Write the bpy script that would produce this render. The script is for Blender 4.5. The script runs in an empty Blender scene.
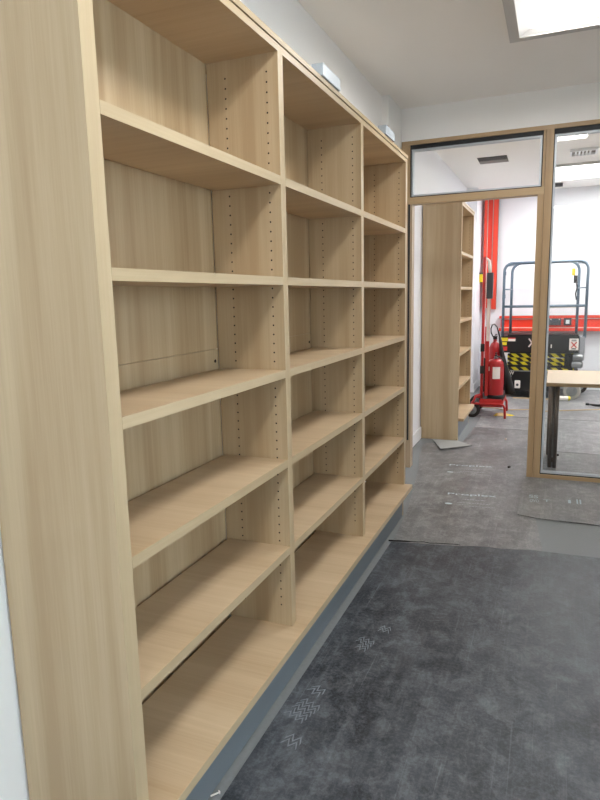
import bpy, bmesh, math, random
from mathutils import Vector, Matrix
random.seed(7)
S = bpy.context.scene
COL = S.collection

# ------------------------------------------------------------------ materials
def lin(c):
    c = c / 255.0
    return c / 12.92 if c <= 0.04045 else ((c + 0.055) / 1.055) ** 2.4
def rgb(r, g, b): return (lin(r), lin(g), lin(b), 1.0)

def new_mat(name):
    m = bpy.data.materials.new(name); m.use_nodes = True
    nt = m.node_tree
    return m, nt, nt.nodes['Principled BSDF']

def plain(name, col, rough=0.5, metal=0.0, var=0.06, scale=14.0, bump=0.0, bscale=200.0):
    m, nt, b = new_mat(name); N, L = nt.nodes, nt.links
    tc = N.new('ShaderNodeTexCoord'); no = N.new('ShaderNodeTexNoise')
    no.inputs['Scale'].default_value = scale; no.inputs['Detail'].default_value = 4
    L.new(tc.outputs['Object'], no.inputs['Vector'])
    mx = N.new('ShaderNodeMix'); mx.data_type = 'RGBA'
    mx.inputs[6].default_value = tuple(c * (1 - var) for c in col[:3]) + (1,)
    mx.inputs[7].default_value = tuple(min(1, c * (1 + var)) for c in col[:3]) + (1,)
    L.new(no.outputs['Fac'], mx.inputs[0]); L.new(mx.outputs[2], b.inputs['Base Color'])
    b.inputs['Roughness'].default_value = rough; b.inputs['Metallic'].default_value = metal
    if bump:
        n2 = N.new('ShaderNodeTexNoise'); n2.inputs['Scale'].default_value = bscale
        L.new(tc.outputs['Object'], n2.inputs['Vector'])
        bp = N.new('ShaderNodeBump'); bp.inputs['Strength'].default_value = bump; bp.inputs['Distance'].default_value = 0.002
        L.new(n2.outputs['Fac'], bp.inputs['Height']); L.new(bp.outputs['Normal'], b.inputs['Normal'])
    return m

def wood(name, grain, light, dark, fine=0.35, band=6.0, rough=0.42, band_amt=1.0):
    """oak-like laminate; grain = axis index along which the figure runs"""
    m, nt, b = new_mat(name); N, L = nt.nodes, nt.links
    tc = N.new('ShaderNodeTexCoord')
    def noise(across, along, detail, rough_=0.55):
        mp = N.new('ShaderNodeMapping'); s = [across] * 3; s[grain] = along
        mp.inputs['Scale'].default_value = s
        L.new(tc.outputs['Object'], mp.inputs['Vector'])
        n = N.new('ShaderNodeTexNoise'); n.inputs['Scale'].default_value = 1.0
        n.inputs['Detail'].default_value = detail; n.inputs['Roughness'].default_value = rough_
        L.new(mp.outputs['Vector'], n.inputs['Vector']); return n
    a = noise(band, 0.35, 3); f = noise(170.0, 4.0, 3, .7); g = noise(45.0, 1.2, 4, .6)
    r1 = N.new('ShaderNodeMapRange'); r1.inputs[1].default_value = .33; r1.inputs[2].default_value = .67
    L.new(a.outputs['Fac'], r1.inputs[0])
    def madd(x, y, k):
        mm = N.new('ShaderNodeMath'); mm.operation = 'MULTIPLY_ADD'
        L.new(x, mm.inputs[0]); mm.inputs[1].default_value = k; L.new(y, mm.inputs[2]); return mm.outputs[0]
    z = N.new('ShaderNodeMath'); z.operation = 'MULTIPLY'; L.new(r1.outputs[0], z.inputs[0]); z.inputs[1].default_value = .38 * band_amt
    v = madd(f.outputs['Fac'], z.outputs[0], fine); v = madd(g.outputs['Fac'], v, .35)
    r2 = N.new('ShaderNodeMapRange'); r2.inputs[1].default_value = .18; r2.inputs[2].default_value = .85
    L.new(v, r2.inputs[0])
    mx = N.new('ShaderNodeMix'); mx.data_type = 'RGBA'
    mx.inputs[6].default_value = tuple(c * k for c, k in zip(light, (.875, .88, .875, 1))); mx.inputs[7].default_value = tuple(c * k for c, k in zip(dark, (.84, .845, .84, 1)))
    L.new(r2.outputs[0], mx.inputs[0]); L.new(mx.outputs[2], b.inputs['Base Color'])
    b.inputs['Roughness'].default_value = rough
    b.inputs['Specular IOR Level'].default_value = .35
    return m

def sheet_mat(name, dark, dust, amt=1.0, rough=.5, seed=0.0, streak=(1.0, 1.0)):
    """black plastic board scuffed with dust, streaks and footprints; far sheets also carry reflected light in the colour"""
    m, nt, b = new_mat(name); N, L = nt.nodes, nt.links
    tc = N.new('ShaderNodeTexCoord')
    def noise(sx, sy, detail, dist=0.0, off=0.0, ro=.6, rot=0.0):
        mp = N.new('ShaderNodeMapping'); mp.inputs['Scale'].default_value = (sx, sy, 1)
        mp.inputs['Location'].default_value = (seed + off, seed * 2 + off, 0)
        mp.inputs['Rotation'].default_value = (0, 0, rot)
        L.new(tc.outputs['Object'], mp.inputs['Vector'])
        n = N.new('ShaderNodeTexNoise'); n.inputs['Scale'].default_value = 1.0
        n.inputs['Detail'].default_value = detail; n.inputs['Roughness'].default_value = ro
        n.inputs['Distortion'].default_value = dist
        L.new(mp.outputs['Vector'], n.inputs['Vector']); return n.outputs['Fac']
    def rng(x, a, b_, lo=0.0, hi=1.0):
        r = N.new('ShaderNodeMapRange'); r.inputs[1].default_value = a; r.inputs[2].default_value = b_
        r.inputs[3].default_value = lo; r.inputs[4].default_value = hi; L.new(x, r.inputs[0]); return r.outputs[0]
    def mth(op, x, y):
        k = N.new('ShaderNodeMath'); k.operation = op; L.new(x, k.inputs[0])
        if isinstance(y, float): k.inputs[1].default_value = y
        else: L.new(y, k.inputs[1])
        return k.outputs[0]
    big = rng(noise(3.2, 2.4, 9, .3, 0.0, .70), .42, .64)
    mid = rng(noise(12, 10, 9, .4, 5.0, .78), .47, .64)
    st1 = rng(noise(26 * streak[0], 1.3, 4, .5, 9.0, .7, .22), .52, .72)
    st2 = rng(noise(1.1, 30 * streak[1], 4, .9, 3.0, .7, -.15), .54, .74)
    st3 = rng(noise(110, 1.6, 2, .5, 1.0, .6, -.30), .66, .70)
    fine = rng(noise(75, 75, 5, 0, 2.0, .75), .45, .68)
    s = mth('MULTIPLY', big, .26); s = mth('ADD', s, mth('MULTIPLY', mid, .34))
    s = mth('ADD', s, mth('MULTIPLY', st1, .17)); s = mth('ADD', s, mth('MULTIPLY', st2, .07))
    s = mth('ADD', s, mth('MULTIPLY', st3, .20)); s = mth('ADD', s, mth('MULTIPLY', fine, .24))
    s = mth('MULTIPLY', s, amt)
    mx = N.new('ShaderNodeMix'); mx.data_type = 'RGBA'; mx.inputs[6].default_value = dark; mx.inputs[7].default_value = dust
    L.new(s, mx.inputs[0]); L.new(mx.outputs[2], b.inputs['Base Color'])
    L.new(rng(s, 0, 1, rough - .08, rough + .2), b.inputs['Roughness']); b.inputs['Specular IOR Level'].default_value = .32
    bp = N.new('ShaderNodeBump'); bp.inputs['Strength'].default_value = .15; bp.inputs['Distance'].default_value = .003
    L.new(mid, bp.inputs['Height']); L.new(bp.outputs['Normal'], b.inputs['Normal'])
    return m

def emit(name, col, strength):
    m, nt, b = new_mat(name)
    b.inputs['Base Color'].default_value = (.8, .8, .8, 1)
    b.inputs['Emission Color'].default_value = col; b.inputs['Emission Strength'].default_value = strength
    return m

def glass_mat(name):
    m = bpy.data.materials.new(name); m.use_nodes = True; nt = m.node_tree; N, L = nt.nodes, nt.links
    N.clear(); out = N.new('ShaderNodeOutputMaterial'); mix = N.new('ShaderNodeMixShader')
    tr = N.new('ShaderNodeBsdfTransparent'); tr.inputs[0].default_value = (.965, .98, .975, 1)
    gl = N.new('ShaderNodeBsdfGlossy'); gl.inputs['Roughness'].default_value = .02
    fr = N.new('ShaderNodeFresnel'); fr.inputs[0].default_value = 1.45
    L.new(fr.outputs[0], mix.inputs[0]); L.new(tr.outputs[0], mix.inputs[1]); L.new(gl.outputs[0], mix.inputs[2])
    L.new(mix.outputs[0], out.inputs[0]); return m

def hazard(name, period=.13):
    m, nt, b = new_mat(name); N, L = nt.nodes, nt.links
    tc = N.new('ShaderNodeTexCoord'); sp = N.new('ShaderNodeSeparateXYZ'); L.new(tc.outputs['Object'], sp.inputs[0])
    k = N.new('ShaderNodeMath'); k.operation = 'MULTIPLY_ADD'; L.new(sp.outputs['Z'], k.inputs[0]); k.inputs[1].default_value = 1.15; L.new(sp.outputs['X'], k.inputs[2])
    d = N.new('ShaderNodeMath'); d.operation = 'DIVIDE'; L.new(k.outputs[0], d.inputs[0]); d.inputs[1].default_value = period
    f = N.new('ShaderNodeMath'); f.operation = 'FRACT'; L.new(d.outputs[0], f.inputs[0])
    g = N.new('ShaderNodeMath'); g.operation = 'GREATER_THAN'; L.new(f.outputs[0], g.inputs[0]); g.inputs[1].default_value = .48
    mx = N.new('ShaderNodeMix'); mx.data_type = 'RGBA'; mx.inputs[6].default_value = rgb(20, 20, 20); mx.inputs[7].default_value = rgb(205, 190, 30)
    L.new(g.outputs[0], mx.inputs[0]); L.new(mx.outputs[2], b.inputs['Base Color']); b.inputs['Roughness'].default_value = .45
    return m

OAK_L, OAK_D = rgb(221, 200, 166), rgb(190, 164, 129)
M = dict(
    oak_v=wood('oak_upright', 2, OAK_L, OAK_D, band=8, band_amt=1.4),
    oak_x=wood('oak_shelf', 0, rgb(222, 199, 167), rgb(194, 167, 133), band=5),
    oak_back=wood('oak_back', 2, rgb(216, 195, 160), rgb(180, 153, 117), band=9, band_amt=1.5),
    oak_edge=wood('oak_edging', 1, rgb(212, 192, 158), rgb(188, 165, 129)),
    oak_edge_v=wood('oak_edging_upright', 2, rgb(212, 192, 158), rgb(190, 166, 130)),
    frame_v=wood('timber_frame_upright', 2, rgb(204, 176, 138), rgb(174, 143, 107), band=14),
    jamb_pale=wood('pale_timber_jamb', 2, rgb(200, 178, 152), rgb(176, 152, 126), band=14),
    frame_x=wood('timber_frame_rail', 0, rgb(204, 177, 140), rgb(174, 144, 109), band=14),
    hole=plain('peg_hole', rgb(38, 28, 18), .9),
    plinth=plain('plinth_grey', rgb(126, 135, 141), .5, var=.05, scale=5),
    floor=plain('grey_floor', rgb(126, 130, 132), .75, var=.10, scale=60, bump=.3, bscale=400),
    wall=plain('white_wall', rgb(247, 247, 246), .85, var=.012, scale=3, bump=.05),
    ceil=plain('white_ceiling', rgb(248, 245, 241), .9, var=.012, scale=3),
    white=plain('white_paint', rgb(236, 238, 240), .45, var=.01),
    alu=plain('white_metal_frame', rgb(200, 198, 196), .5, var=.02),
    bracket=plain('white_metal', rgb(186, 196, 206), .4, .1, var=.02),
    gasket=plain('black_gasket_and_shade', rgb(30, 33, 38), .6),
    bead=plain('grey_glazing_bead', rgb(196, 204, 212), .4, .1),
    sheetA=sheet_mat('sheet_dark', rgb(34, 38, 45), rgb(138, 144, 151), .78, .5, 3.1),
    sheetB=sheet_mat('sheet_mid', rgb(88, 88, 90), rgb(180, 180, 180), .9, .42, 8.7),  # dust tone lightened to include the far room's light reflected off the sheet
    sheetC=sheet_mat('sheet_grey', rgb(100, 100, 101), rgb(196, 196, 194), .8, .45, 14.3, (1, 1)),
    sheetD=sheet_mat('sheet_pale', rgb(106, 106, 108), rgb(198, 198, 198), .95, .42, 21.9),  # paleness is dust plus glossy floor reflection put into the colour
    offcut=plain('grey_board', rgb(150, 152, 150), .6, var=.05),
    dust=plain('dusty_print', rgb(120, 127, 135), .7, var=.45, scale=70),
    print_=plain('pale_print', rgb(168, 174, 178), .6, var=.15, scale=90),
    print_b=plain('pale_blue_print', rgb(176, 192, 200), .6, var=.1, scale=90),
    red=plain('red_paint', rgb(222, 58, 36), .35, var=.05),
    red_l=plain('red_paint_flange', rgb(226, 72, 52), .35, var=.05),
    redx=plain('extinguisher_red', rgb(168, 34, 38), .32, var=.08),
    redt=plain('trolley_red', rgb(184, 40, 38), .45, var=.2, scale=30),
    strip=plain('pale_strip', rgb(226, 210, 205), .4),
    black=plain('black_metal', rgb(11, 11, 12), .45, var=.2),
    rubber=plain('dark_rubber', rgb(44, 38, 34), .8, var=.2),
    steel=plain('worn_steel', rgb(140, 142, 144), .4, .6, var=.2, scale=40),
    wheel_grey=plain('worn_grey_tyre', rgb(168, 165, 158), .7, var=.15, scale=30),
    legm=plain('brushed_leg', rgb(120, 110, 102), .28, .9, var=.08),
    tube=plain('blue_grey_tube', rgb(104, 122, 138), .4, .2, var=.12, scale=25),
    greybox=plain('grey_box', rgb(140, 142, 148), .6, var=.1, scale=40),
    yellow=plain('yellow_label', rgb(215, 195, 30), .5),
    label_w=plain('white_label', rgb(232, 226, 220), .6, var=.04, scale=90),
    label_r=plain('red_label', rgb(196, 50, 44), .6),
    hazard=hazard('hazard_stripes'),
    table=wood('pale_table', 0, rgb(226, 202, 168), rgb(212, 184, 148), band=4, band_amt=.5, fine=.2),
    table_e=wood('table_edge', 0, rgb(205, 172, 128), rgb(180, 145, 104)),
    tan=plain('tan_cable', rgb(196, 172, 136), .7),
    cloth=plain('tan_rag', rgb(214, 190, 140), .9, var=.2, scale=30),
    cloth_y=plain('yellow_rag', rgb(228, 200, 40), .9, var=.1),
    dark_vent=plain('dark_grille', rgb(14, 13, 12), .8),
    vent_g=plain('grey_grille', rgb(120, 114, 108), .6),
    socket=plain('dark_grey_socket', rgb(64, 68, 74), .5),
    wall2=plain('white_wall_far_room', rgb(232, 233, 238), .85, var=.01, scale=3),
    lamp=emit('lamp_diffuser', (1.0, .96, .905, 1), 28.0),
    lamp_b=emit('lamp_bevel', (1.0, .98, .95, 1), .10),
    lamp2=emit('lamp_diffuser_far_room', (1.0, .985, .97, 1), 16.0),
    glass=glass_mat('clear_glass'),
)

# ------------------------------------------------------------------ mesh helpers
class MB:
    def __init__(s): s.bm = bmesh.new()
    def _tag(s, faces, mi, smooth=False):
        for f in faces: f.material_index = mi; f.smooth = smooth
    def box(s, x0, x1, y0, y1, z0, z1, mi=0, mat=None, bev=0.0):
        r = bmesh.ops.create_cube(s.bm, size=1.0); vs = r['verts']
        for v in vs:
            v.co = Vector((x0 + (v.co.x + .5) * (x1 - x0), y0 + (v.co.y + .5) * (y1 - y0), z0 + (v.co.z + .5) * (z1 - z0)))
            if mat: v.co = mat @ v.co
        fs = {f for v in vs for f in v.link_faces}
        s._tag(fs, mi)
        if bev:
            es = {e for f in fs for e in f.edges}
            r = bmesh.ops.bevel(s.bm, geom=list(es), offset=bev, segments=2, affect='EDGES', profile=.5)
            s._tag(r['faces'], mi)
        return s
    def prism(s, pts, z0, z1, mi=0):
        a = [s.bm.verts.new((p[0], p[1], z0)) for p in pts]; b = [s.bm.verts.new((p[0], p[1], z1)) for p in pts]
        n = len(pts); fs = [s.bm.faces.new(list(reversed(a))), s.bm.faces.new(b)]
        for i in range(n): fs.append(s.bm.faces.new((a[i], a[(i + 1) % n], b[(i + 1) % n], b[i])))
        s._tag(fs, mi); bmesh.ops.recalc_face_normals(s.bm, faces=fs); return s
    def tube(s, pts, r, n=10, mi=0, closed=False):
        pts = [Vector(p) for p in pts]; rs = r if isinstance(r, (list, tuple)) else [r] * len(pts)
        rings = []; up = None
        for i, p in enumerate(pts):
            a = pts[i - 1] if (i > 0 or closed) else p; b = pts[(i + 1) % len(pts)] if (i < len(pts) - 1 or closed) else p
            t = (b - a).normalized()
            if up is None:
                up = Vector((0, 0, 1)) if abs(t.z) < .9 else Vector((1, 0, 0))
            u = (up - t * up.dot(t)).normalized(); w = t.cross(u); up = u
            rings.append([s.bm.verts.new(p + (u * math.cos(2 * math.pi * k / n) + w * math.sin(2 * math.pi * k / n)) * rs[i]) for k in range(n)])
        fs = []
        m = len(rings)
        for i in range(m if closed else m - 1):
            A, B = rings[i], rings[(i + 1) % m]
            for k in range(n): fs.append(s.bm.faces.new((A[k], A[(k + 1) % n], B[(k + 1) % n], B[k])))
        s._tag(fs, mi, True)
        if not closed:
            c = [s.bm.faces.new(list(reversed(rings[0]))), s.bm.faces.new(rings[-1])]; s._tag(c, mi)
            fs += c
        bmesh.ops.recalc_face_normals(s.bm, faces=fs)
        return s
    def lathe(s, prof, c, axis=(0, 0, 1), n=28, mi=0):
        ax = Vector(axis).normalized(); q = Vector((0, 0, 1)).rotation_difference(ax); c = Vector(c)
        rings = [[s.bm.verts.new(c + q @ Vector((r * math.cos(2 * math.pi * k / n), r * math.sin(2 * math.pi * k / n), h))) for k in range(n)] for r, h in prof]
        fs = []
        for A, B in zip(rings, rings[1:]):
            for k in range(n): fs.append(s.bm.faces.new((A[k], A[(k + 1) % n], B[(k + 1) % n], B[k])))
        s._tag(fs, mi, True)
        cc = [s.bm.faces.new(list(reversed(rings[0]))), s.bm.faces.new(rings[-1])]; s._tag(cc, mi)
        bmesh.ops.recalc_face_normals(s.bm, faces=fs + cc)
        for e in {e for f in fs for e in f.edges}:
            if len(e.link_faces) == 2 and e.calc_face_angle(0) > .7: e.smooth = False
        return s
    def build(s, name, mats, parent=None, origin=None):
        if not isinstance(mats, (list, tuple)): mats = [mats]
        off = wloc(parent) if parent else Vector((0, 0, 0))
        if origin is None:
            if parent: o = Vector((0, 0, 0))
            else:
                xs = [v.co for v in s.bm.verts]
                mn = Vector([min(v[i] for v in xs) for i in range(3)]); mxx = Vector([max(v[i] for v in xs) for i in range(3)])
                o = Vector(((mn.x + mxx.x) / 2, (mn.y + mxx.y) / 2, mn.z))
        else: o = Vector(origin) - off
        bmesh.ops.translate(s.bm, verts=s.bm.verts, vec=-(off + o))
        me = bpy.data.meshes.new(name); s.bm.to_mesh(me); s.bm.free()
        for m in mats: me.materials.append(M[m] if isinstance(m, str) else m)
        ob = bpy.data.objects.new(name, me); COL.objects.link(ob)
        ob.location = o
        if parent: ob.parent = parent
        return ob
def wloc(o):
    v = Vector(o.location)
    while o.parent: o = o.parent; v += Vector(o.location)
    return v
def tag(o, label=None, cat=None, group=None, kind=None):
    if label: o['label'] = label
    if cat: o['category'] = cat
    if group: o['group'] = group
    if kind: o['kind'] = kind
    return o
def thing(name, loc, label, cat, group=None):
    o = bpy.data.objects.new(name, None); COL.objects.link(o); o.location = loc; o.empty_display_size = .1
    return tag(o, label, cat, group)
def struct(name, mb, mat): return tag(mb.build(name, mat, origin=(0, 0, 0)), kind='structure')

def text_mesh(body, size, loc, rotz, mat, name, parent, width=None, rotx=0, tilt=0, height=None, depth=.0003):
    cu = bpy.data.curves.new(name + '_curve', 'FONT'); cu.body = body; cu.size = size; cu.extrude = depth
    tmp = bpy.data.objects.new('tmp_text', cu); COL.objects.link(tmp)
    dg = bpy.context.evaluated_depsgraph_get()
    me = bpy.data.meshes.new_from_object(tmp.evaluated_get(dg)); bpy.data.objects.remove(tmp)
    me.name = name
    w = max(v.co.x for v in me.vertices) - min(v.co.x for v in me.vertices)
    h = max(v.co.y for v in me.vertices) - min(v.co.y for v in me.vertices)
    sx = width / w if width else 1; sy = height / h if height else 1
    for v in me.vertices: v.co.x *= sx; v.co.y *= sy
    mt = Matrix.Rotation(rotz, 4, 'Z') @ Matrix.Rotation(rotx, 4, 'X')
    me.transform(mt); me.materials.clear(); me.materials.append(M[mat])
    o = bpy.data.objects.new(name, me); COL.objects.link(o)
    o.parent = parent; o.location = Vector(loc) - wloc(parent); return o

# ------------------------------------------------------------------ setting
XW = -.36        # left wall
Y1 = 4.007       # partition front face
CZ = 2.885
struct('floor', MB().box(-.6, 3.6, -3.7, 9.2, -.12, 0), 'floor')
w = MB().box(-.5, XW, -3.7, 3.62, 0, CZ).box(-.5, -.305, 3.62, 4.1, 0, CZ)
struct('wall_left', w, 'wall')
w = MB().box(-.5, XW + .005, 4.1, 8.3, 0, 2.93).box(-.5, -.21, 8.3, 9.15, 0, 2.93)
struct('wall_left_far_room', w, 'wall2')
struct('wall_back', MB().box(-.5, 3.6, 9.0, 9.15, 0, 2.93), 'wall2')
w = MB().box(3.45, 3.6, -3.7, -3.2, 0, CZ).box(3.45, 3.6, .2, Y1 + .1, 0, CZ).box(3.45, 3.6, -3.2, .2, 0, .9).box(3.45, 3.6, -3.2, .2, 2.45, CZ)
w.box(3.45, 3.6, Y1 + .1, 9.0, 0, 2.93)
struct('wall_right', w, 'wall')
struct('wall_front', MB().box(-.5, 3.6, -3.7, -3.55, 0, CZ), 'wall')
wf = MB()
for a, b_ in ((-3.2, -3.14), (-1.53, -1.47), (.14, .2)): wf.box(3.48, 3.56, a, b_, .9, 2.45)
wf.box(3.48, 3.56, -3.2, .2, .9, .96).box(3.48, 3.56, -3.2, .2, 2.39, 2.45)
wn = struct('window_1', wf, 'white')
MB().box(3.515, 3.525, -3.14, .14, .96, 2.39).build('pane', 'glass', wn)
# wall above the partition
struct('wall_bulkhead', MB().box(-.304, 3.45, Y1 + .002, Y1 + .1, 2.64, CZ), 'wall')
# ceilings (the near one has a lay-in light, so the panel sits against it)
struct('ceiling', MB().box(-.5, 3.6, -3.7, Y1 + .1, CZ, CZ + .1), 'ceil')
struct('ceiling_far_room', MB().box(-.5, 3.6, Y1 + .1, 9.15, 2.93, 3.03), 'ceil')
struct('baseboard_far_left', MB().box(XW + .005, XW + .021, 4.1, 5.125, 0, .12, bev=.003), 'white')
struct('baseboard_far_corner', MB().box(-.21, -.195, 8.3, 8.98, 0, .12, bev=.003), 'white')
struct('baseboard_back', MB().box(-.195, 3.45, 8.985, 9.0, 0, .12, bev=.003), 'white')

# ------------------------------------------------------------------ glazed timber partition
pt = thing('glazed_partition', (1.5, Y1 + .045, 0), 'oak framed glazed partition with an open doorway, standing under the white bulkhead', 'partition')
D0, D1 = Y1, Y1 + .09
def fr(name, mat, x0, x1, z0, z1, y0=D0, y1=D1):
    return MB().box(x0, x1, y0, y1, z0, z1, bev=.0015).build(name, mat, pt)
fr('jamb', 'jamb_pale', -.300, -.212, 0, 2.162)
fr('jamb', 'frame_v', .718, .7625, 0, 2.162)
fr('upper_stile', 'frame_v', .744, .7625, 2.215, 2.61)
fr('post', 'frame_v', .764, .815, 0, 2.61, D0 - .004)
fr('head_rail', 'frame_x', -.300, 3.45, 2.61, 2.64)
fr('transom_rail', 'frame_x', -.300, .7625, 2.162, 2.215)
fr('upper_stile', 'frame_v', -.300, -.232, 2.215, 2.61)
fr('bottom_rail', 'frame_x', .815, 3.45, 0, .036)
MB().box(-.243, -.229, Y1 - .006, Y1, .24, 2.162).build('door_seal', 'gasket', pt)
def glazing(x0, x1, z0, z1, g=.016, b=.010, top=.03):
    m = MB().box(x0, x1, D0 + .012, D1 - .012, z1 - top, z1).box(x0, x1, D0 + .012, D1 - .012, z0, z0 + g)  # deeper black band at the top paints the shadow along the gasket
    m.box(x0, x0 + g, D0 + .012, D1 - .012, z0 + g, z1 - top).box(x1 - g, x1, D0 + .012, D1 - .012, z0 + g, z1 - top)
    m.build('glazing_gasket_and_shade', 'gasket', pt)
    X0, X1, Z0, Z1 = x0 + g, x1 - g, z0 + g, z1 - top
    m = MB().box(X0, X1, D0 + .022, D1 - .022, Z1 - b, Z1).box(X0, X1, D0 + .022, D1 - .022, Z0, Z0 + b)
    m.box(X0, X0 + b, D0 + .022, D1 - .022, Z0 + b, Z1 - b).box(X1 - b, X1, D0 + .022, D1 - .022, Z0 + b, Z1 - b)
    m.build('glazing_bead', 'bead', pt)
    MB().box(X0 + b, X1 - b, D0 + .04, D0 + .046, Z0 + b, Z1 - b).build('pane', 'glass', pt)
glazing(-.232, .744, 2.215, 2.61, g=.008, b=.013)
glazing(.815, 2.1, .036, 2.61, g=.006, b=.014, top=.034)
fr('post', 'frame_v', 2.1, 2.15, .036, 2.61)
glazing(2.15, 3.45, .036, 2.61, g=.009, top=.038)

# ------------------------------------------------------------------ bookcases
ZS = [1.8558, 1.522, 1.1986, .8713, .5379]; ZB = .219; ZTU = 2.2456; TS = .0278
def bookcase(y0, nb, B, T, TD, label, backx=-.352, h=0.0, dx=0.0):
    ZTU = 2.2456 + h; ZH = 2.268 + h
    yE = y0 + 2 * T + (nb - 1) * TD + nb * B
    t = thing('bookcase', (-.18, (y0 + yE) / 2, 0), label, 'bookcase')
    def holes(m, y, sgn):
        for xr in (-.042, -.197):
            z = .30
            while z < 2.2:
                if min(abs(z - (s - TS / 2)) for s in ZS) > TS / 2 + .004:
                    n = 7
                    vs = [m.bm.verts.new((xr + .0033 * math.cos(2 * math.pi * k / n), y + sgn * .0005, z + .0033 * math.sin(2 * math.pi * k / n))) for k in range(n)]
                    f = m.bm.faces.new(vs); f.material_index = 2
                z += .032
    def panel(name, ya, yb, z0, z1, ha, hb, xb=-.27):
        m = MB().box(xb, -.001, ya, yb, z0, z1, 0).box(-.001, 0, ya, yb, z0, z1, 1)
        if ha: holes(m, ya, -1)
        if hb: holes(m, yb, 1)
        return m.build(name, ['oak_v', 'oak_edge_v', 'hole'], t)
    panel('side_panel', y0, y0 + T, 0, ZH, False, True, backx)
    panel('side_panel', yE - TD, yE, ZB, ZH, True, False, backx)
    MB().box(-.3, -.012, yE - TD, yE, 0, ZB - .0285).build('foot_panel', 'oak_v', t)
    ys = y0 + T
    for i in range(nb):
        ya, yb = ys, ys + B
        if i < nb - 1: panel('divider', yb, yb + TD, ZB, ZH, True, True, -.268)
        MB().box(-.29, -.27, ya, yb, 1.272, ZH).box(-.29, -.27, ya, yb, .19, 1.2705).box(-.292, -.29, ya, yb, 1.26, 1.28)\
            .build('back_panel', 'oak_back', t)
        kh = MB().lathe([(.006, 0), (.006, .002)], (-.27, yb - .025, 1.228), (1, 0, 0), 12).build('cam_fitting', 'hole', t)
        MB().box(-.27, -.0012, ya, yb, ZTU, ZH, 0).box(-.0012, 0, ya, yb, ZTU, ZH, 1).build('top_board', ['oak_x', 'oak_edge'], t)
        for z in ZS:
            MB().box(-.259, -.0012, ya + .0008, yb - .0008, z - TS, z, 0).box(-.0012, 0, ya + .0008, yb - .0008, z - TS, z, 1)\
                .build('shelf', ['oak_x', 'oak_edge'], t)
        ys = yb + TD
    MB().box(-.256, .0505, y0 + T, yE - .02, ZB - .0278, ZB, 0).box(.0505, .052, y0 + T, yE - .02, ZB - .0278, ZB, 1).build('bottom_shelf', ['oak_x', 'oak_edge'], t)
    MB().box(backx, .004, y0 - .002, yE + .002, ZH + .003, ZH + .021, 0).box(backx, -.004, y0, yE, ZH, ZH + .003, 1).build('cover_board', ['oak_edge', 'oak_x'], t)
    MB().box(-.03, -.011, y0 + T, yE - TD, 0, ZB - .0285).build('plinth', 'plinth', t)
    t.location.x += dx
    return t
bookcase(.006, 3, .9, .0433, .04, 'long empty oak bookcase with three bays of shelves, in the foreground along the left wall')
bookcase(5.13, 1, .88, .03, .03, 'single tall empty oak bookcase beyond the doorway against the left wall', -.372, .035, .022)

# the small metal boxes on top of the bookcase
for y0, y1, lab in ((1.35, 1.56, 'small white metal box on top of the middle bay of the bookcase'),
                    (2.31, 2.50, 'small white metal box on top of the bookcase bay nearest the glazed partition')):
    o = MB().box(-.035, .012, y0, y1, 2.2895, 2.336, bev=.002).build('metal_box', 'bracket')
    tag(o, lab, 'metal box', 'metal boxes on the bookcase')

# ------------------------------------------------------------------ floor coverings
def wavy(p, q, n, amp, seed):
    r = random.Random(seed); out = []
    for i in range(n + 1):
        k = i / n; dx, dy = q[0] - p[0], q[1] - p[1]; L = math.hypot(dx, dy)
        a = 0 if i in (0, n) else r.uniform(-amp, amp)
        out.append((p[0] + dx * k - dy / L * a, p[1] + dy * k + dx / L * a))
    return out
A = [(.024, -3.5), (3.4, -3.5), (3.4, 2.60)] + wavy((2.2, 2.56), (.88, 2.52), 8, .006, 1) + wavy((.80, 2.52), (.03, 2.37), 10, .008, 2) + [(.028, 1.2)]
sa = MB().prism(A, .0006, .0056).build('floor_protection_sheet', 'sheetA', origin=(0, 0, 0))
tag(sa, 'dark dusty protective floor sheet in the foreground, marked with tyre tread prints', 'floor sheet', 'protective floor sheets')
Bp = [(.040, 2.33), (.80, 2.46), (.872, 2.47), (.817, 3.04), (.80, 4.08), (.80, 5.8), (.105, 5.8), (.075, 4.93), (-.25, 4.93), (-.262, 4.8), (-.215, 4.42), (-.14, 4.0), (.00, 2.95)]
sb = MB().prism(Bp, .0003, .004).build('floor_protection_sheet', 'sheetB', origin=(0, 0, 0))
tag(sb, 'grey scuffed protective floor sheet with pale printed lettering, running through the doorway', 'floor sheet', 'protective floor sheets')
sc_ = MB().prism([(.70, 3.09), (.82, 3.055), (3.4, 3.02), (3.4, 4.0), (.70, 4.0)], .0043, .0090).build('floor_protection_sheet', 'sheetC', origin=(0, 0, 0))
tag(sc_, 'grey protective floor sheet strip in front of the glazed panel, with a dark raised edge', 'floor sheet', 'protective floor sheets')
sd = MB().prism([(.81, 4.93), (3.4, 4.93), (3.4, 6.5), (.11, 6.5), (.11, 5.81), (.81, 5.81)], .0003, .004).build('floor_protection_sheet', 'sheetD', origin=(0, 0, 0))
tag(sd, 'pale grey protective floor sheet running from the table to the red trolley', 'floor sheet', 'protective floor sheets')
se = MB().prism([(-.15, 6.52), (3.4, 6.52), (3.4, 8.95), (-.15, 8.95)], .0003, .004).build('floor_protection_sheet', 'sheetD', origin=(1.3, 2, 0))
tag(se, 'pale grey protective floor sheet beneath the scissor lift at the far wall', 'floor sheet', 'protective floor sheets')
o = MB().prism([(.84, 4.11), (3.4, 4.11), (3.4, 4.92), (.81, 4.92)], .0003, .0038).build('floor_protection_sheet', 'sheetC', origin=(2, 1, 0))
tag(o, 'grey protective floor sheet just behind the glazed panel, under the table legs', 'floor sheet', 'protective floor sheets')
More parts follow.
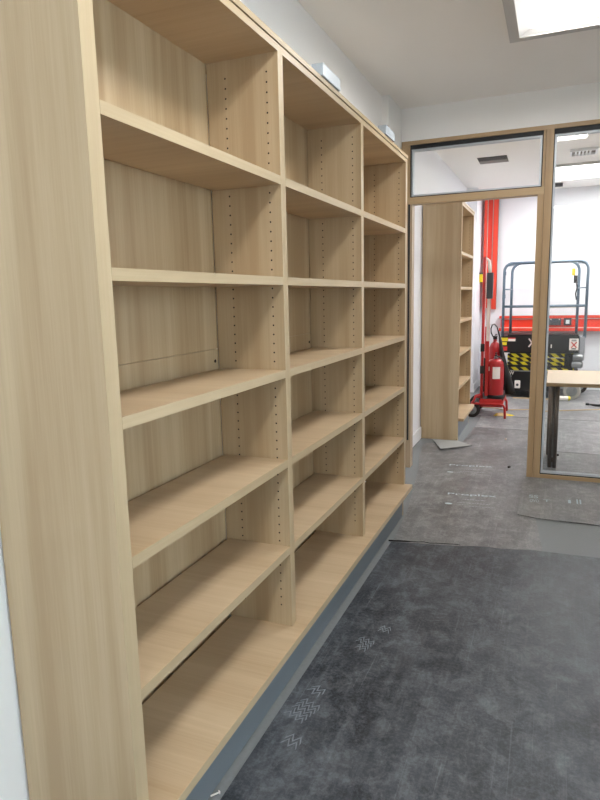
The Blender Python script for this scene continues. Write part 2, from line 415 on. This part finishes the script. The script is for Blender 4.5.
# loose offcut
b = MB(); z0 = .004
pts = [(-.19, 5.06), (-.04, 4.68), (.19, 4.93), (.03, 5.08)]
vb = [(-.205, 5.03, .012), (-.065, 4.66, .016), (.19, 4.90, .010), (.03, 5.09, .0045)]
a_ = [b.bm.verts.new((x, y, z)) for x, y, z in vb]; c_ = [b.bm.verts.new((x, y, z + .005)) for x, y, z in vb]
b.bm.faces.new(list(reversed(a_))); b.bm.faces.new(c_)
for i in range(4): b.bm.faces.new((a_[i], a_[(i + 1) % 4], c_[(i + 1) % 4], c_[i]))
tag(b.build('board_offcut', 'offcut'), 'loose grey four-cornered board offcut lying in front of the far bookcase', 'offcut')

# tyre tread prints on the near sheet
def tread(cx, cy, ang, n, wd, teeth, step, seed=0):
    """rows of zigzag lines, as a work boot or tyre leaves them"""
    m = MB(); r = random.Random(seed)
    for k in range(n):
        pts = []
        for i in range(teeth * 2 + 1):
            pts.append((-wd / 2 + wd * i / (teeth * 2), k * step + (step * 1.1 if i % 2 else 0)))
        if r.random() < .4: pts = pts[r.randint(0, 2):]
        th = step * .38
        for a, b_ in zip(pts, pts[1:]):
            q = [a, b_, (b_[0], b_[1] + th), (a[0], a[1] + th)]
            P = [(cx + u * math.cos(ang) - v * math.sin(ang), cy + u * math.sin(ang) + v * math.cos(ang)) for u, v in q]
            m.bm.faces.new([m.bm.verts.new((x, y, .0060)) for x, y in P])
    return m.build('tread_mark', 'dust', sa)
tread(.085, .73, -.35, 5, .085, 3, .022, 1); tread(.17, 1.22, -.3, 4, .075, 3, .022, 3)
tread(.10, .88, -.5, 2, .06, 2, .024, 2); tread(.24, 1.38, -.1, 2, .05, 2, .024, 5); tread(.125, .60, -.2, 2, .06, 2, .026, 6)
pts = wavy((.012, 2.375), (.42, 2.445), 12, .007, 5)
rr = random.Random(4)
MB().tube([(x, y + .004, .008 + rr.uniform(0, .004)) for x, y in pts], [(.0022 + .003 * (i < 4)) for i in range(len(pts))], 6).build('curled_edge', 'black', sa)

# printed lettering on the sheets
ang = .12
for (x, y, wd) in ((.085, 4.165, .35), (.195, 3.375, .34)):
    text_mesh('Proplex', .08, (x, y, .0043), ang, 'print_b', 'printed_lettering', sb, width=wd, height=.055)
    def bar(m, u0, u1, v, h):
        P = [(x + u * math.cos(ang) - q * math.sin(ang), y + u * math.sin(ang) + q * math.cos(ang)) for u, q in ((u0, v), (u1, v), (u1, v + h), (u0, v + h))]
        m.bm.faces.new([m.bm.verts.new((a, b_, .0044)) for a, b_ in P])
    n = 14; m = MB()
    m.bm.faces.new([m.bm.verts.new((x + .045 + .026 * math.cos(2 * math.pi * k / n), y - .20 + .016 * math.sin(2 * math.pi * k / n), .0044)) for k in range(n)])
    m.build('printed_oval', 'print_b', sb)
    r = random.Random(3)
    for (v, a0, a1, h) in ((-.10, .13, .27, .010), (-.175, .08, .30, .008), (-.215, .075, .155, .008), (-.24, .16, .33, .006)):
        u = a0; m = MB()
        while u < a1:
            l = r.uniform(.006, .02); bar(m, u, min(u + l, a1), v, h); u += l + .005
        m.build('printed_small_line', 'print_', sb)
def cmark(body, x, y, h, wd, rz=0): return text_mesh(body, .06, (x, y, .0093), rz, 'print_b', 'printed_mark', sc_, width=wd, height=h)
cmark('SS', .755, 3.47, .07, .06); cmark('OVO', .765, 3.38, .06, .06)
cmark('T', .85, 3.41, .05, .05); cmark('I', 1.0, 3.43, .07, .018); cmark('I', 1.06, 3.43, .10, .010); cmark('I', 1.08, 3.43, .10, .010); cmark('I', 1.205, 3.45, .07, .02)

# screw by the plinth
m = MB().tube([(-.006, .335, .006), (.010, .353, .007)], .0026, 6).lathe([(.006, 0), (.006, .002), (.002, .004)], (.011, .354, .008), (.6, .75, .1), 10)
tag(m.build('screw', 'label_w'), 'small bright metal screw lying on the floor beside the grey plinth', 'screw')

# ------------------------------------------------------------------ lights
def panel_light(x0, x1, y0, y1, zc, lampm, label, fw=.055, bw=.06, group='ceiling light panels'):
    t = thing('ceiling_light', ((x0 + x1) / 2, (y0 + y1) / 2, zc), label, 'ceiling light', group)
    zb = zc - .028; zt = zc - .006
    m = MB().box(x0, x0 + fw, y0, y1, zb, zc - .001).box(x1 - fw, x1, y0, y1, zb, zc - .001)
    m.box(x0 + fw, x1 - fw, y0, y0 + fw, zb, zc - .001).box(x0 + fw, x1 - fw, y1 - fw, y1, zb, zc - .001)
    m.build('frame', 'alu', t)
    X0, X1, Y0, Y1_ = x0 + fw, x1 - fw, y0 + fw, y1 - fw
    m = MB(); o = [(X0, Y0), (X1, Y0), (X1, Y1_), (X0, Y1_)]; i = [(X0 + bw, Y0 + bw), (X1 - bw, Y0 + bw), (X1 - bw, Y1_ - bw), (X0 + bw, Y1_ - bw)]
    vo = [m.bm.verts.new((x, y, zb + .002)) for x, y in o]; vi = [m.bm.verts.new((x, y, zt)) for x, y in i]
    for k in range(4): m.bm.faces.new((vo[(k + 1) % 4], vo[k], vi[k], vi[(k + 1) % 4]))
    m.build('bevel_reflector', 'lamp_b', t)
    MB().box(X0 + bw, X1 - bw, Y0 + bw, Y1_ - bw, zt - .001, zt + .003).build('diffuser', lampm, t)
    return t
panel_light(.57, 1.20, 2.30, 2.95, CZ, 'lamp', 'square ceiling light panel nearest the glazed partition')
panel_light(.57, 1.20, -.02, .62, CZ, 'lamp', 'square ceiling light panel above the near end of the bookcase')
panel_light(.57, 1.20, -2.95, -2.31, CZ, 'lamp', 'square ceiling light panel behind the camera')
panel_light(.80, 1.55, 5.0, 5.64, 2.93, 'lamp2', 'bright ceiling light panel seen at the top of the tall glass pane')
panel_light(.70, 1.95, 7.15, 8.25, 2.93, 'lamp2', 'large bright ceiling light panel over the scissor lift in the far room')
panel_light(2.5, 3.2, 5.0, 6.2, 2.93, 'lamp2', 'ceiling light panel at the right side of the far room')

# ceiling grilles of the far room
t = thing('ceiling_vent', (.16, 6.42, 2.93), 'black rectangular ceiling grille seen through the glass above the doorway', 'ceiling vent')
MB().box(.005, .315, 6.33, 6.50, 2.924, 2.9295).build('opening', 'dark_vent', t)
MB().box(.005, .315, 6.50, 6.66, 2.922, 2.9295).build('flap', 'vent_g', t)
t = thing('ceiling_vent', (1.06, 6.5, 2.93), 'white slotted ceiling grille between the two lights in the far room', 'ceiling vent')
m = MB().box(.95, 1.22, 6.36, 6.38, 2.90, 2.929).box(.95, 1.22, 6.60, 6.62, 2.90, 2.929).box(.95, .97, 6.38, 6.60, 2.90, 2.929).box(1.2, 1.22, 6.38, 6.60, 2.90, 2.929)
m.build('frame', 'white', t)
m = MB().box(.97, 1.2, 6.38, 6.60, 2.921, 2.929)
m.build('backing', 'vent_g', t)
m = MB()
for k in range(5): m.box(1.0 + k * .035, 1.018 + k * .035, 6.39, 6.59, 2.902, 2.920)
m.build('slats', 'white', t)
o = MB().box(.79, .90, 8.50, 8.68, 2.905, 2.9295).build('ceiling_vent', 'dark_vent')
tag(o, 'tiny dark ceiling grille beside the post, near the far wall', 'ceiling vent')

# ------------------------------------------------------------------ red steel channels
def channel(x0, x1, y, z0, z1, vertical, label):
    t = thing('steel_channel', ((x0 + x1) / 2, y, z0), label, 'steel channel', None)
    yb = 8.9995
    MB().box(x0, x1, y, yb, z0, z1).build('web', 'red', t)
    if vertical:
        wv = x1 - x0
        MB().box(x0 - .012, x0 + .028, y - .05, yb, z0 + .02, z1).build('flange', 'red_l', t)
        MB().box(x1 - .065, x1, y - .03, yb, z0 - .02, z1).build('flange', 'red_l', t)
        MB().box(x0 + .030, x0 + .040, y - .012, y, z0, z1).build('pale_band', 'strip', t)  # pale raised band along the channel
        MB().box(x1 - .08, x1 - .07, y - .012, y, z0, z1).build('pale_band', 'strip', t)
    else:
        MB().box(x0 - .02, x1, y - .05, yb, z0 - .012, z0 + .03).build('flange', 'red_l', t)
        MB().box(x0 - .02, x1, y - .03, yb, z1 - .035, z1).build('flange', 'red_l', t)
        MB().box(x0, x1, y - .012, y, z0 + .032, z0 + .043).build('pale_band', 'strip', t)
        MB().box(x0, x1, y - .012, y, z1 - .052, z1 - .042).build('pale_band', 'strip', t)
    return t
channel(-.155, .030, 8.93, 1.23, 2.925, True, 'red steel channel running up the far wall beside the corner')
channel(.11, 3.4, 8.93, .89, 1.105, False, 'red steel channel running level along the far wall behind the lift railing')
t = thing('socket_box', (.885, 8.905, .97), 'dark grey double socket box mounted on the level red channel', 'socket')
MB().box(.80, .965, 8.885, 8.93, .965, 1.062, bev=.004).build('box', 'socket', t)
for cx in (.825, .94): MB().lathe([(.010, 0), (.010, .004)], (cx, 8.885, 1.05), (0, -1, 0), 10).build('screw_head', 'strip', t)
MB().box(.775, .80, 8.90, 8.93, .965, 1.062).build('end_plate', 'label_w', t)
t = thing('wall_socket', (1.05, 8.905, .97), 'white socket with a dark frame mounted on the level red channel', 'socket')
MB().box(1.00, 1.105, 8.885, 8.93, .962, 1.068, bev=.004).build('frame', 'socket', t)
MB().box(1.028, 1.078, 8.879, 8.885, .985, 1.042, bev=.002).build('face', 'white', t)

# ------------------------------------------------------------------ scissor lift
def round_loop(x0, x1, z0, z1, y, r, n=6):
    P = [(x0, y, z0), (x0, y, z1 - r)]
    for k in range(1, n + 1):
        a = math.pi - k * math.pi / 2 / n; P.append((x0 + r + r * math.cos(a), y, z1 - r + r * math.sin(a)))
    P.append((x1 - r, y, z1))
    for k in range(1, n + 1):
        a = math.pi / 2 - k * math.pi / 2 / n; P.append((x1 - r + r * math.cos(a), y, z1 - r + r * math.sin(a)))
    P.append((x1, y, z0)); return P
L = thing('scissor_lift', (.72, 8.35, 0), 'black scissor lift with grey tube guardrail and yellow hazard stripes, behind the glass', 'scissor lift')
MB().tube(round_loop(.21, 1.255, .84, 1.85, 8.0, .11), .019, 12).build('guardrail', 'tube', L)
MB().tube(round_loop(.275, 1.168, .84, 1.87, 8.6, .13), .019, 12).build('guardrail', 'tube', L)
MB().tube([(.215, 8.0, 1.265), (1.25, 8.0, 1.265)], .017, 10).build('mid_rail', 'tube', L)
MB().tube([(.80, 8.6, 1.235), (1.165, 8.6, 1.235)], .012, 8).build('rod', 'label_w', L)
for x0, x1 in ((.235, .285), (1.23, 1.16)):
    MB().tube([(x0, 8.0, 1.82), (x1, 8.6, 1.85)], .016, 10).build('end_rail', 'tube', L)
    MB().tube([(x0 - (0.02 if x0 < .7 else -.02), 8.0, 1.5), (x1, 8.6, 1.5)], .010, 8).build('end_rail', 'tube', L)
for z in (1.69, 1.38): MB().box(.195, .235, 7.975, 8.0, z, z + .05).build('rail_clip', 'tube', L)
MB().box(.185, 1.19, 7.98, 8.72, .63, .862, bev=.006).build('platform', 'black', L)
MB().box(.28, 1.18, 7.975, 8.0, .862, .885).build('toe_lip', 'black', L)
gb = MB().box(1.195, 1.262, 7.97, 8.2, .61, .855, bev=.004).build('control_box', 'greybox', L)
MB().box(1.06, 1.10, 7.95, 7.98, 1.66, 1.75, bev=.003).build('rail_tag', 'yellow', L, )
MB().box(1.085, 1.13, 7.96, 7.99, 1.56, 1.66, bev=.004).build('gate_latch', 'black', L)
MB().tube([(1.12, 7.98, 1.56), (1.13, 7.97, 1.5), (1.115, 7.975, 1.42), (1.13, 7.98, 1.34)], .008, 6).build('cable', 'black', L)
# labels on the platform
def lab(name, mat, x0, x1, z0, z1, y=7.98, par=L): return MB().box(x0, x1, y - .003, y + .001, z0, z1).build(name, mat, par)
lab('warning_label', 'yellow', .20, .287, .79, .838); lab('warning_label', 'label_w', .29, .385, .79, .822); lab('warning_label', 'label_r', .29, .385, .822, .838)
lab('warning_label', 'yellow', .20, .272, .735, .776); lab('warning_label', 'label_r', .195, .28, .66, .715); lab('warning_label', 'label_w', .21, .29, .605, .628)
ws = lab('warning_sign', 'label_w', 1.07, 1.185, .675, .83)
m = MB()
for s_ in (-1, 1):
    mt = Matrix.Translation((1.128, 0, .745)) @ Matrix.Rotation(s_ * .85, 4, 'Y')
    m.box(-.05, .05, 7.974, 7.978, -.007, .007, mat=mt)
m.build('red_cross', 'label_r', ws)
for q in ((1.095, 1.16, .795, .803), (1.10, 1.155, .808, .814), (1.10, 1.155, .685, .70)):
    MB().box(q[0], q[1], 7.974, 7.978, q[2], q[3]).build('sign_print', 'socket', ws)
m = MB()
for s_ in (-1, 1):
    mt = Matrix.Translation((.60, 0, .77)) @ Matrix.Rotation(s_ * .95, 4, 'Y')
    m.box(-.07, .07, 7.974, 7.979, -.009, .009, mat=mt)
m.build('pink_cross', 'strip', L)
MB().box(.84, .855, 7.974, 7.979, .70, .75).build('scuff', 'label_w', L)
# scissor arms
for k, (za, zb_, yy) in enumerate(((.408, .418, 8.03), (.470, .478, 8.04), (.538, .526, 8.05), (.588, .596, 8.03))):
    ln = math.hypot(.86, zb_ - za); an = -math.atan2(zb_ - za, .86)
    mt = Matrix.Translation((.715, 0, (za + zb_) / 2)) @ Matrix.Rotation(an, 4, 'Y')
    MB().box(-ln / 2, ln / 2, yy - .02, yy + .02, -.027, .027, mat=mt, bev=.002).build('scissor_arm', 'hazard', L, origin=(.3 + .07 * k, 8.0, .4))
for (za, yy) in ((.46, 8.6), (.55, 8.6)):
    MB().box(.28, 1.15, yy - .02, yy + .02, za - .03, za + .03).build('scissor_arm', 'black', L)
for z, x in ((.575, 1.13), (.48, 1.12)):
    MB().lathe([(.045, 0), (.05, .01), (.05, .11), (.035, .13)], (x, 8.02, z), (1, -.25, 0), 16).build('pivot_pin', 'steel', L)
m = MB().box(.28, 1.15, 8.0, 8.6, .43, .46).box(1.02, 1.13, 8.0, 8.62, .42, .62)
m.build('link_block', 'black', L)
MB().box(.23, .97, 7.96, 8.75, .10, .385, bev=.01).build('chassis', 'black', L)
MB().box(.33, .965, 7.95, 7.98, .375, .386).build('chassis_edge', 'steel', L)
MB().box(.97, 1.2, 8.06, 8.7, .2, .40, bev=.01).build('chassis_end', 'black', L)
text_mesh('CSW', .07, (.25, 7.957, .325), 0, 'label_w', 'chassis_lettering', L, width=.13, height=.05, rotx=math.pi / 2)
m = MB().lathe([(.035, 0), (.035, .06), (.028, .07)], (.315, 7.96, .30), (0, -1, 0), 16); m.build('towing_eye', 'steel', L)
lb = MB().box(.395, .47, 7.93, 7.96, .14, .25, bev=.01).build('latch_plate', 'label_w', L)
MB().lathe([(.018, 0), (.018, .01)], (.433, 7.93, .19), (0, -1, 0), 12).build('latch_hole', 'socket', lb)
def wheel(cx, cy, r, w_, parent, tyre, hub, name='wheel'):
    prof = [(r * .62, -w_ / 2), (r * .9, -w_ / 2), (r, -w_ * .3), (r, w_ * .3), (r * .9, w_ / 2), (r * .62, w_ / 2)]
    o = MB().lathe(prof, (cx, cy, r), (0, 1, 0), 28).build(name, tyre, parent)
    m = MB().lathe([(r * .6, -.006), (r * .6, 0), (r * .35, .004), (r * .3, .012), (.012, .014)], (cx, cy - w_ / 2 - .001, r), (0, -1, 0), 24)
    for k in range(5):
        a = k * 2 * math.pi / 5; m.lathe([(r * .07, 0), (r * .07, .008)], (cx + r * .45 * math.cos(a), cy - w_ / 2 - .004, r + r * .45 * math.sin(a)), (0, -1, 0), 8)
    m.build('hub', hub, o); return o
wheel(1.13, 8.02, .115, .08, L, 'wheel_grey', 'steel'); wheel(1.235, 8.60, .115, .08, L, 'rubber', 'steel')
wheel(.36, 8.80, .115, .08, L, 'rubber', 'steel')

# ------------------------------------------------------------------ fire extinguisher trolley
T = thing('extinguisher_trolley', (.18, 6.6, 0), 'red two-wheeled fire point trolley beside the far bookcase, with a tall mast', 'trolley')
wheel(-.008, 6.40, .092, .05, T, 'rubber', 'steel'); wheel(-.008, 6.93, .092, .05, T, 'rubber', 'steel')
MB().tube([(-.008, 6.36, .092), (-.008, 6.97, .092)], .012, 8).build('axle', 'redt', T)
MB().tube([(.088, 6.45, .12), (.088, 6.45, 1.86)], .017, 10).build('mast_tube', 'redt', T)
MB().tube([(.088, 6.85, .12), (.088, 6.85, 1.05)], .017, 10).build('mast_tube', 'redt', T)
for z in (.52, .78): MB().box(.068, .108, 6.425, 6.475, z, z + .09).build('mast_clamp', 'rubber', T)
bd = MB().box(.122, .160, 6.47, 6.485, .25, 1.42, bev=.002).build('mast_board', 'redt', T)
MB().box(.125, .157, 6.466, 6.47, .90, 1.40).build('white_strip', 'label_w', bd)
MB().box(.105, .122, 6.465, 6.48, .30, .70).build('dark_strip', 'rubber', bd)
MB().box(.118, .188, 6.40, 6.47, 1.39, 1.685, bev=.006).build('alarm_box', 'socket', T)
MB().tube([(.15, 6.44, 1.68), (.142, 6.44, 1.76), (.135, 6.44, 1.82), (.10, 6.45, 1.86)], [.016, .02, .016, .008], 10).build('white_horn', 'label_w', T)
MB().box(.07, .34, 6.40, 6.88, .165, .213, bev=.004).build('tray', 'redt', T)
MB().box(.07, .34, 6.40, 6.88, .213, .2255, bev=.002).build('tray_top', 'black', T)  # black top slab over the red tray
MB().box(.085, .33, 6.395, 6.41, .13, .224, bev=.004).build('tray_front', 'redt', T)
def legtube(y, x1):
    MB().tube([(-.02, y, .165), (x1 - .05, y, .165), (x1 - .015, y, .155), (x1, y, .125), (x1 + .008, y, .0)], .014, 10).build('leg_tube', 'redt', T)
legtube(6.385, .36); legtube(6.90, .345)
MB().tube([(-.02, 6.385, .165), (.01, 6.385, .20), (.03, 6.40, .26), (.088, 6.45, .27)], .013, 8).build('brace', 'redt', T)
# front extinguisher
E1 = thing('fire_extinguisher', (.232, 6.53, .206), 'large red fire extinguisher with a white label, at the front of the trolley', 'fire extinguisher', 'fire extinguishers on the trolley')
MB().lathe([(.06, .03), (.092, .03), (.094, .045), (.094, .40), (.09, .43), (.07, .452), (.03, .463)], (.232, 6.53, .206), n=36).build('cylinder', 'redx', E1)
MB().lathe([(.09, 0), (.1, .004), (.1, .032), (.092, .04)], (.232, 6.53, .2065), n=36).build('base_ring', 'black', E1)
m = MB(); n = 8; R0 = .0952
def curved_label(z0, z1, a0, a1, mat, par):
    m = MB(); prev = None
    for k in range(n + 1):
        a = a0 + (a1 - a0) * k / n; x = .232 + R0 * math.sin(a); y = 6.53 - R0 * math.cos(a)
        c = (m.bm.verts.new((x, y, z0)), m.bm.verts.new((x, y, z1)))
        if prev: m.bm.faces.new((prev[0], c[0], c[1], prev[1]))
        prev = c
    return m.build('label', mat, par)
curved_label(.44, .58, -.30, .62, 'label_w', E1); curved_label(.53, .58, -.95, -.75, 'label_w', E1)
m = MB().lathe([(.022, 0), (.022, .03), (.014, .035), (.014, .05)], (.232, 6.53, .665), n=14)
m.build('valve', 'steel', E1)
MB().box(.222, .242, 6.46, 6.57, .705, .718).box(.224, .240, 6.45, 6.53, .735, .745).build('lever', 'black', E1)
MB().tube([(.232, 6.53, .69), (.26, 6.5, .70), (.31, 6.5, .66), (.334, 6.52, .58), (.337, 6.53, .42), (.332, 6.52, .30)], .008, 8).build('hose', 'black', E1)
# rear extinguisher with horn
E2 = thing('fire_extinguisher', (.235, 6.78, .206), 'red carbon dioxide extinguisher with a long black horn, behind the one with a white label', 'fire extinguisher', 'fire extinguishers on the trolley')
MB().lathe([(.06, 0), (.072, .004), (.074, .02), (.074, .52), (.068, .575), (.045, .625), (.022, .645), (.018, .70)], (.235, 6.78, .226), n=30).build('cylinder', 'redx', E2)
MB().lathe([(.024, 0), (.024, .035), (.012, .045)], (.235, 6.78, .90), n=14).build('valve', 'rubber', E2)
MB().box(.238, .262, 6.69, 6.78, .925, .94).box(.24, .26, 6.68, 6.76, .955, .965).build('lever', 'black', E2)
P = []
for k in range(11):
    a = math.radians(-60 - k * 27); P.append((.225 + .045 * math.cos(a) , 6.76, 1.00 + .085 * math.sin(a)))
P = [(.26, 6.74, .93)] + P[::-1][0:0] + [(.215, 6.75, .93), (.19, 6.75, .98), (.185, 6.75, 1.03), (.20, 6.75, 1.075), (.225, 6.75, 1.085), (.255, 6.75, 1.05), (.28, 6.73, .97), (.30, 6.72, .90)]
MB().tube(P, .008, 8).build('hose', 'black', E2)
MB().tube([(.295, 6.72, .93), (.305, 6.72, .85), (.325, 6.72, .72), (.432, 6.72, .25)], [.016, .02, .028, .062], 20).build('discharge_horn', 'black', E2)

T.location.x += .018; E1.location.x += .024; E2.location.x -= .018; E1.location.z += .020
# yellow marker on the corner pillar
t = thing('wall_marker', (-.19, 8.82, 1.62), 'small yellow box with a dark top on the corner pillar beside the red upright channel', 'wall box')
MB().box(-.2095, -.165, 8.78, 8.86, 1.62, 1.74).build('box', 'yellow', t)
MB().box(-.2095, -.160, 8.775, 8.865, 1.74, 1.765).build('top_cap', 'socket', t)

# ------------------------------------------------------------------ table behind the glass
tb = thing('table', (1.6, 4.6, 0), 'pale wooden table with steel tube legs, right behind the tall glass pane', 'table')
MB().box(.835, 2.4, 4.17, 5.06, .714, .742, 0, bev=.002).box(.835, 2.4, 4.166, 4.17, .714, .742, 1).build('tabletop', ['table', 'table_e'], tb)
def tleg(x, y):
    MB().tube([(x, y, .004), (x, y, .714)], .0165, 16).tube([(x + .037, y - .004, .004), (x + .037, y - .004, .714)], .0165, 16)\
        .box(x - .04, x + .085, y - .04, y + .04, .706, .714).box(x - .005, x + .05, y - .012, y + .008, .05, .09).build('leg', 'legm', tb)
tleg(.885, 4.37); tleg(.868, 4.80); tleg(2.3, 4.37); tleg(2.3, 4.80)

# ------------------------------------------------------------------ bits on the far floor
def blob(name, c, rx, ry, h, mats, label, cat, seed):
    r = random.Random(seed); m = MB(); nu, nv = 18, 5
    top = m.bm.verts.new((c[0], c[1], c[2] + h)); prev = None; rings = []
    for j in range(1, nv + 1):
        k = j / nv; ring = []
        for i in range(nu):
            a = 2 * math.pi * i / nu; rr = 1 + .18 * math.sin(3 * a + seed) + r.uniform(-.08, .08)
            ring.append(m.bm.verts.new((c[0] + rx * k * rr * math.cos(a), c[1] + ry * k * rr * math.sin(a), c[2] + h * (1 - k ** 2) * r.uniform(.5, 1.1))))
        rings.append(ring)
    for i in range(nu): m.bm.faces.new((top, rings[0][i], rings[0][(i + 1) % nu]))
    for A_, B_ in zip(rings, rings[1:]):
        for i in range(nu): m.bm.faces.new((A_[i], B_[i], B_[(i + 1) % nu], A_[(i + 1) % nu]))
    m.bm.faces.new(list(reversed(rings[-1])))
    for f in m.bm.faces:
        f.smooth = True
        if len(mats) > 1:
            cx = f.calc_center_median().x
            if cx < c[0] - rx * .55 or cx > c[0] + rx * .62: f.material_index = 1
    bmesh.ops.recalc_face_normals(m.bm, faces=m.bm.faces)
    return tag(m.build(name, mats), label, cat)
blob('rag', (.345, 6.61, .004), .11, .10, .022, ['cloth', 'cloth_y'], 'crumpled tan and yellow rag on the floor in front of the red trolley', 'rag', 2)
t = thing('sealant_bottle', (1.05, 7.88, .03), 'white plastic bottle with a yellow end lying on the floor behind the table legs', 'bottle')
MB().lathe([(.012, 0), (.029, .008), (.031, .02), (.031, .13)], (.955, 7.84, .036), (.97, .22, 0), 20).build('body', 'label_w', t)
MB().lathe([(.031, 0), (.029, .025), (.012, .035)], (.955 + .13 * .975, 7.84 + .13 * .22, .036), (.97, .22, 0), 20).build('end_cap', 'yellow', t)
o = MB().tube([(.0, 7.03, .010), (.20, 7.03, .010), (.35, 6.92, .010), (.62, 7.02, .010), (.82, 6.96, .010), (1.1, 7.10, .010), (1.45, 7.26, .010), (2.2, 7.4, .010)], .006, 6).build('cable', 'tan')
tag(o, 'thin tan cable stretched across the floor in front of the scissor lift', 'cable')
o = MB().box(.38, .86, 7.88, 7.90, .004, .018).build('wood_strip', 'tan')
tag(o, 'thin tan wooden strip on the floor at the foot of the lift chassis', 'wood strip')
t = thing('hand_tool', (1.5, 7.5, .004), 'black long-handled tool lying on the floor right of the scissor lift', 'tool')
MB().tube([(1.32, 7.57, .02), (1.40, 7.50, .018), (1.75, 7.46, .018)], [.008, .016, .02], 10).build('handle', 'black', t)
MB().box(1.29, 1.33, 7.55, 7.61, .004, .03, bev=.003).build('head', 'black', t)
# crumbs of debris
for i, (x, y, lb_) in enumerate(((.48, 5.30, 'pale chip of debris on the grey floor sheet right of the far bookcase'),
                                 (.59, 4.24, 'tiny dark chip of debris in the doorway'),
                                 (.965, 4.78, 'dark lump of debris beside the steel table legs'))):
    m = MB()
    for k in range(1):
        dx, dy = random.uniform(-.02, .02), random.uniform(-.02, .02)
        mt = Matrix.Translation((x + dx, y + dy, .0115)) @ Matrix.Rotation(random.uniform(0, 3), 4, 'Z') @ Matrix.Rotation(.2, 4, 'X')
        m.box(-.012, .012, -.007, .007, -.006, .006, mat=mt)
    tag(m.build('debris_chip', 'label_w' if i == 0 else 'rubber'), lb_, 'debris', 'chips of debris on the floor')

# ------------------------------------------------------------------ world and camera
wd = bpy.data.worlds.new('World'); S.world = wd; wd.use_nodes = True
bg = wd.node_tree.nodes['Background']; bg.inputs[0].default_value = (.76, .88, 1.0, 1); bg.inputs[1].default_value = 4.2

cam = bpy.data.cameras.new('Camera'); co = bpy.data.objects.new('Camera', cam); COL.objects.link(co)
r_ = Vector((0.92489934, 0.37958997, -0.02174106)); u_ = Vector((-0.04262447, 0.16033907, 0.98614124)); f_ = Vector((-0.37781526, 0.91115467, -0.16447732))
mt = Matrix.Identity(4)
for i in range(3): mt[i][0] = r_[i]; mt[i][1] = u_[i]; mt[i][2] = -f_[i]
mt[0][3], mt[1][3], mt[2][3] = .8723, -1.0275, 1.4502
co.matrix_world = mt
cam.sensor_fit = 'VERTICAL'; cam.sensor_height = 24; cam.sensor_width = 18; cam.lens = 613.816 * 24 / 800
cam.clip_start = .02
S.camera = co
S.view_settings.view_transform = 'Standard'; S.view_settings.look = 'None'
S.view_settings.gamma = 1; S.view_settings.use_curve_mapping = False
S.view_settings.exposure = 0.80
S.cycles.max_bounces = 10; S.cycles.diffuse_bounces = 6; S.cycles.transparent_max_bounces = 12
